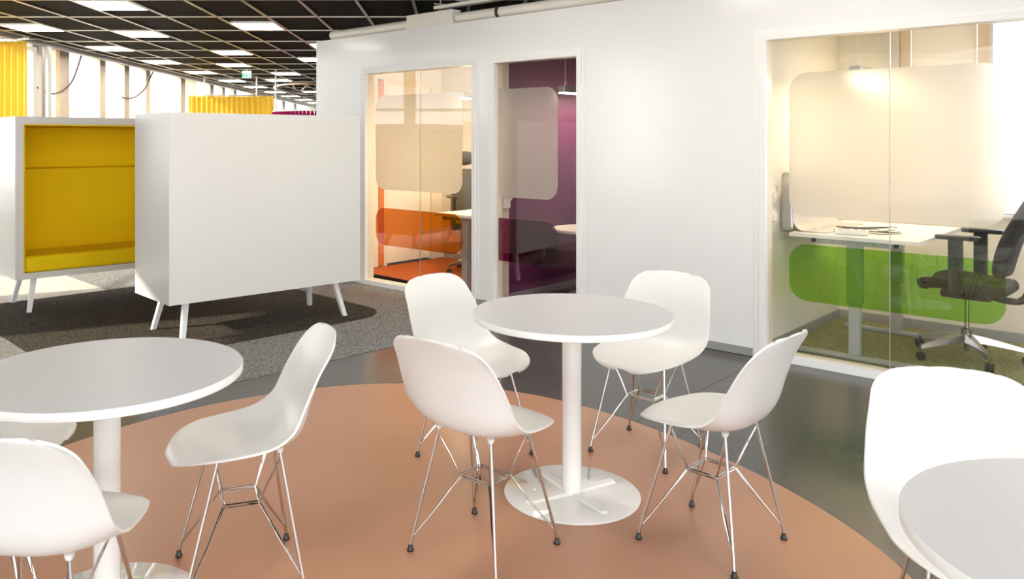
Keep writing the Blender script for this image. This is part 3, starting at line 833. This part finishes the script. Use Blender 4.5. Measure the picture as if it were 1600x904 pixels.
def cable(pts, r, m, label, cat='cable', group=None, per=8, name='cable'):
    o = MB().tube(smooth_path(pts, per), r, 6).obj(name, m, smooth=True); return tag(o, label, cat, group)
M['cable_grey'] = mat('grey_cable', (0.16, 0.15, 0.14), rough=0.5)
def wl_pt(px, py, x=-6.5):
    d = 1265 * (-x) / (710 - px); return (x, d, 1.433 + (218 - py) * d / 1265)
cable([wl_pt(56, 135), wl_pt(72, 144), wl_pt(87, 146), wl_pt(103, 138), wl_pt(115, 122), wl_pt(128, 84)], .015, M['cable_grey'],
      'grey cable looping below the ceiling across the windows, beside the yellow curtain', name='hanging_cable')
cable([wl_pt(190, 152), wl_pt(200, 153.5), wl_pt(212, 151), wl_pt(225, 140), wl_pt(232, 127), wl_pt(241, 108)], .015, M['cable_grey'],
      'second grey cable looping across the windows, above the closed pod', name='hanging_cable')

# ------------------------------------------------------------------ pendants in the rooms
def pendant(x, y0, y1, z, label, ends, glow='pendant_glow_strong'):
    t = put_wall(empty('pendant_lamp', label=label, cat='pendant lamp'))
    t.location = W(x, y0, 0)
    L_ = y1 - y0
    MB().box(-.04, .04, 0, L_, z, z + .062).obj('lamp_body', M['silver'], t, bevel=.006)
    MB().box(-.036, .036, .01, L_ - .01, z - .006, z - .0005).obj('diffuser', M[glow], t)
    for yy in ends:
        MB().tube([(0, yy, z + .062), (0, yy, z + .10)], .009, 8).obj('cord_grip', M['frame'], t, smooth=True)
        MB().tube([(0, yy, z + .10), (0, yy, H_WALL - .05)], .0025, 6).obj('suspension_cord', M['frame'], t)
    return t
pendant(-4.75, .70, 1.7, 1.85, 'slim linear pendant lamp hanging in the orange room', (.08, .9))
pendant(-3.47, .62, 2.0, 1.85, 'slim linear pendant lamp hanging before the purple wall', (.06, 1.2), 'pendant_glow_soft')
pendant(-1.03, .60, 1.55, 1.87, 'slim linear pendant lamp hanging over the desk in the green room', (.05, .85), 'pendant_glow')

# ------------------------------------------------------------------ sit-stand desks
def make_desk(name, x0, x1, y0, y1, z, label):
    t = put_wall(empty(name, label=label, cat='desk')); t.location = W((x0 + x1)/2, (y0 + y1)/2, 0)
    hx, hy = (x1 - x0)/2, (y1 - y0)/2
    MB().box(-hx, hx, -hy, hy, z - .025, z).obj('desktop', M['desk_top'], t, bevel=.002)
    for sy in (-1, 1):
        yy = sy * (hy - .09)
        ft = MB().box(-hx + .03, hx - .01, yy - .035, yy + .035, .006, .030).obj('foot_bar', M['desk_grey'], t, bevel=.006)
        lg = MB().box(-.045, .045, yy - .035, yy + .035, .37, z - .06).obj('leg_column', M['desk_grey'], t, bevel=.004)
        MB().box(-.034, .034, yy - .026, yy + .026, .030, .37).obj('inner_column', M['desk_grey'], lg, bevel=.003)
        MB().box(-.27, .27, yy - .03, yy + .03, z - .062, z - .026).obj('top_bracket', M['desk_grey'], t, bevel=.003)
        for xx in (-.25, .25):
            MB().box(xx - .015, xx + .015, yy - .033, yy - .030, z - .056, z - .032).obj('bracket_slot', M['hole'], t)
        for xx in (-.13, .12):
            MB().tube([(xx, yy - .034, z - .044), (xx, yy - .030, z - .044)], .004, 8).obj('bolt', M['hole'], t)
    MB().box(-.03, .03, -hy + .13, hy - .13, z - .06, z - .026).obj('cross_beam', M['desk_grey'], t)
    return t
make_desk('standing_desk', -1.347, -.565, .27, 1.40, .808, 'white sit-stand desk with grey legs behind the green window film')
dk1 = make_desk('standing_desk', -4.60, -3.94, .16, 1.25, .745, 'pale desk with grey legs behind the orange window film')
cpu = put_wall(tag(MB().box(-.07, .07, -.2, .2, 0, .36).obj('computer_case', M['office_plastic'], bevel=.006), 'black computer case hung below the desk in the orange room', 'computer'))
cpu.location = W(-4.14, .55, .325)

# curved grey desk screen (green room)
ds = put_wall(empty('desk_screen', label='curved silver grey desk screen standing on the left end of the desk', cat='desk screen'))
ds.location = W(-1.355, .36, .8085)
prof = [(.0, .42)] + [(.0, .08 + .34 * (1 - k/6)) for k in range(1, 6)] + [(.08 - .08*math.cos(R(90*k/8)), .08 - .08*math.sin(R(90*k/8))) for k in range(9)] + [(.14, 0.0), (.22, 0.0)]
rows = []
for yy, cut in ((0, .05), (.012, .02), (.05, 0), (.4, 0), (.75, 0), (.788, .02), (.80, .05)):
    rows.append([Vector((x, yy, z - (cut if i == 0 else 0) + .004)) for i, (x, z) in enumerate(prof)])
o = MB().grid(rows).obj('screen_sheet', M['silver'], ds, fix=False)
o.data.polygons.foreach_set('use_smooth', [True] * len(o.data.polygons))
sd = o.modifiers.new('thick', 'SOLIDIFY'); sd.thickness = .007; sd.offset = 0
fr_ = []
for x in (-.085, -.075, -.05, -.02, 0.0):
    yb = .02 * (1 - math.sin(R(90 * (x + .085) / .085)))
    fr_.append([Vector((x, yb, z)) for z in (.40 - (.03 if x < -.08 else .008 if x < -.07 else 0), .3, .2, .1, .03, .0)])
o = MB().grid(fr_).obj('screen_flange', M['silver'], ds, fix=False)
o.data.polygons.foreach_set('use_smooth', [True] * len(o.data.polygons))
sd = o.modifiers.new('thick', 'SOLIDIFY'); sd.thickness = .007
# power strip and tangle of cables
ps = put_wall(empty('power_strip', label='white power strip lying among cables on the desk', cat='power strip')); ps.location = W(-.99, .40, .8085); ps.rotation_euler = (0, 0, WA + R(12))
MB().box(-.10, .10, -.025, .025, 0.001, .035).obj('strip_body', M['socket'], ps, bevel=.005)
for i in range(4): MB().lathe([(.001, .0352), (.014, .0352), (.014, .0362), (.001, .0362)], 14, (-.07 + .046*i, 0, 0)).obj('outlet', M['hole'], ps)
zt = .812
for i in range(6):
    x, y = -1.18 + .01*i, .50 + .02 * i
    P = []
    for k_ in range(7):
        P.append(W(-1.11 + .055*k_ + random.uniform(-.02, .02), .50 + .03*k_*random.uniform(.2, 1.3) + random.uniform(-.05, .05), zt + .0075*i))
    cable(P, .0032, M['office_plastic'] if i % 3 else M['cable_grey'], 'thin %s cable, %s in the tangle on the white sit-stand desk' % ('dark' if i % 3 else 'grey', ORD[i]), 'cable', 'tangle of cables on the desk', 6, 'desk_cable')

# socket trunking on the left wall of the green room
st = put_wall(empty('socket_panel', label='white wall socket trunking beside the desk in the green room', cat='socket')); st.location = W(P23 + .0405, .20, .80)
MB().box(0, .012, -.06, .10, 0, .36).obj('back_plate', M['socket'], st, bevel=.002)
for zz in (.05, .20):
    pl_ = MB().box(.012, .028, -.03, .07, zz, zz + .11).obj('socket_plate', M['socket'], st, bevel=.003)
    MB().lathe([(.001, 0), (.02, 0), (.02, .001), (.001, .001)], 16).obj('outlet', M['hole'], pl_)
    pl_.children[0].location = (.0282, .02, zz + .055); pl_.children[0].rotation_euler = (0, R(90), 0)
    MB().box(.028, .05, .0, .035, zz + .03, zz + .075).obj('plug', M['socket'], st, bevel=.004)
st2 = put_wall(empty('socket_panel', label='white wall socket at the edge of the purple wall', cat='socket')); st2.location = W(P12 + .038, .27, .83)
MB().box(0, .012, -.045, .045, 0, .09).obj('socket_plate', M['socket'], st2, bevel=.003)
MB().box(0, .014, -.02, .07, .065, .13).obj('switch_plate', M['socket'], st2, bevel=.003)
o = MB().lathe([(.001, 0), (.014, 0), (.014, .002), (.001, .002)], 14).obj('outlet', M['hole'], st2)
o.location = (.0145, .03, .10); o.rotation_euler = (0, R(90), 0)
# low round table in the purple room
rt = put_wall(empty('low_table', label='low round pale table by the purple wall', cat='table')); rt.location = W(-3.44, 1.03, 0)
MB().lathe([(.001, .595), (.348, .595), (.352, .60), (.352, .615), (.348, .62), (.001, .62)], 56).obj('tabletop', M['desk_top'], rt, smooth=True)
MB().lathe([(.001, .02), (.035, .02), (.035, .595), (.001, .595)], 20).obj('column', M['desk_grey'], rt, smooth=True)
MB().lathe([(.001, .004), (.2, .004), (.2, .016), (.001, .02)], 40).obj('base_plate', M['desk_grey'], rt, smooth=True)

# ------------------------------------------------------------------ office chairs
def make_office(label):
    t = empty('office_chair', label=label, cat='chair', group='black office chairs in the small rooms')
    base = MB()
    base.lathe([(.001, .055), (.018, .055), (.018, .10), (.032, .105), (.034, .20), (.028, .205), (.001, .205)], 20).obj('hub', M['base_chrome'], t, smooth=True)
    MB().tube([(0, 0, .2), (0, 0, .43)], .014, 12).obj('gas_lift', M['base_chrome'], t, smooth=True)
    for k_ in range(5):
        a = R(72 * k_ + BASE0)
        d = Vector((math.cos(a), math.sin(a), 0)); s_ = Vector((-d.y, d.x, 0))
        q = MB(); rows = []
        for r_, w_, za, zb in ((.02, .028, .115, .165), (.12, .024, .108, .150), (.24, .018, .092, .122), (.33, .013, .078, .100)):
            rows.append([d*r_ - s_*w_ + Vector((0,0,za)), d*r_ - s_*w_*.7 + Vector((0,0,zb)), d*r_ + s_*w_*.7 + Vector((0,0,zb)), d*r_ + s_*w_ + Vector((0,0,za)), d*r_ - s_*w_ + Vector((0,0,za))])
        q.grid(rows); q.add(rows[-1][:4], [(0, 1, 2, 3)])
        q.obj('base_arm', M['base_chrome'], t, smooth=True)
        cst = MB(); c0 = d * .325
        cst.tube([c0 + Vector((0, 0, .09)), c0 + Vector((0, 0, .052))], .008, 8)
        co = cst.obj('caster', M['base_chrome'], t, smooth=True)
        wdir = Vector((math.cos(a + 1.0), math.sin(a + 1.0), 0))
        for sgn in (-1, 1):
            cc = c0 + Vector((0, 0, .031)) + wdir * .013 * sgn - s_ * .0
            MB().tube([cc - wdir * .010, cc + wdir * .010], .027, 18).obj('caster_wheel', M['office_plastic'], co, smooth=True, bevel=.004)
    # seat (forward = +y)
    rows = []
    for y, hw, z in ((-.24, .17, .505), (-.22, .21, .51), (-.12, .235, .512), (.0, .245, .52), (.10, .245, .53), (.19, .235, .525), (.235, .215, .505), (.25, .18, .485)):
        rows.append([Vector((hw*u, y, z + .022*abs(u)**3 - .012*(1-u*u))) for u in (-1, -.8, -.5, -.2, .2, .5, .8, 1)])
    o = MB().grid(rows).obj('seat', M['office_black'], t, fix=False)
    sd = o.modifiers.new('thick', 'SOLIDIFY'); sd.thickness = .065; sd.offset = -1
    sb = o.modifiers.new('sub', 'SUBSURF'); sb.levels = 2; sb.render_levels = 2
    o.data.polygons.foreach_set('use_smooth', [True] * len(o.data.polygons))
    MB().box(-.11, .11, -.16, .13, .40, .455).obj('seat_mechanism', M['office_plastic'], t, bevel=.02, seg=3)
    MB().tube([(.1, .08, .425), (.2, .10, .42), (.24, .12, .415)], .007, 8).obj('lever', M['office_plastic'], t, smooth=True)
    # back support arm
    MB().tube(smooth_path([(0, -.12, .43), (0, -.22, .41), (0, -.30, .42), (0, -.335, .48), (0, -.34, .58), (0, -.345, .68), (0, -.355, .80)], 5), .022, 10).obj('back_support', M['office_plastic'], t, smooth=True)
    rows = []
    for z, hw, y, cv in ((.565, .15, -.215, .02), (.60, .19, -.225, .03), (.68, .215, -.245, .04), (.78, .215, -.275, .045), (.88, .195, -.315, .045), (.98, .165, -.355, .04), (1.06, .125, -.385, .03), (1.10, .085, -.40, .02)):
        rows.append([Vector((hw*u, y + cv*u*u, z)) for u in (-1, -.8, -.5, -.2, .2, .5, .8, 1)])
    o = MB().grid(rows).obj('backrest', M['office_black'], t, fix=False)
    sd = o.modifiers.new('thick', 'SOLIDIFY'); sd.thickness = .05; sd.offset = 0
    sb = o.modifiers.new('sub', 'SUBSURF'); sb.levels = 2; sb.render_levels = 2
    o.data.polygons.foreach_set('use_smooth', [True] * len(o.data.polygons))
    hr = MB().lathe([(.001, -.115), (.022, -.110), (.040, -.094), (.053, -.062), (.058, -.02), (.058, .02), (.053, .062), (.040, .094), (.022, .110), (.001, .115)], 20).obj('headrest', M['office_black'], t, smooth=True)
    hr.location = (0, -.385, 1.22); hr.rotation_euler = (0, R(90), 0); hr.scale = (1.35, .8, 1)
    MB().box(-.022, .022, -.435, -.415, .95, 1.24).obj('headrest_bracket', M['silver'], t, bevel=.003)
    for sx in (-1, 1):
        ar = MB().box(sx*.275 - .018, sx*.275 + .018, -.05, .03, .47, .80).obj('armrest_post', M['office_plastic'], t, bevel=.006)
        MB().prism([(p[0] + sx*.275, p[1]) for p in rrect(-.042, .042, -.145, .105, .035, 6)], .80, .828).obj('armrest_pad', M['office_plastic'], ar, bevel=.008)
        MB().box(min(sx*.1, sx*.275), max(sx*.1, sx*.275), -.04, .02, .455, .48).obj('armrest_bracket', M['office_plastic'], ar, bevel=.004)
    return t
BASE0 = 0
oc = make_office('black office chair with headrest behind the green window film')
def face(o, x, y, fx, fy): o.location = (x, y, .004); o.rotation_euler = (0, 0, math.atan2(-fx, fy))
face(oc, 3.345, 5.285, -.68, .73)
oc2 = copy_tree(oc); oc2['label'] = 'black high-backed office chair behind the frosted glass of the orange room'
face(oc2, .25, 8.75, .35, -.94)
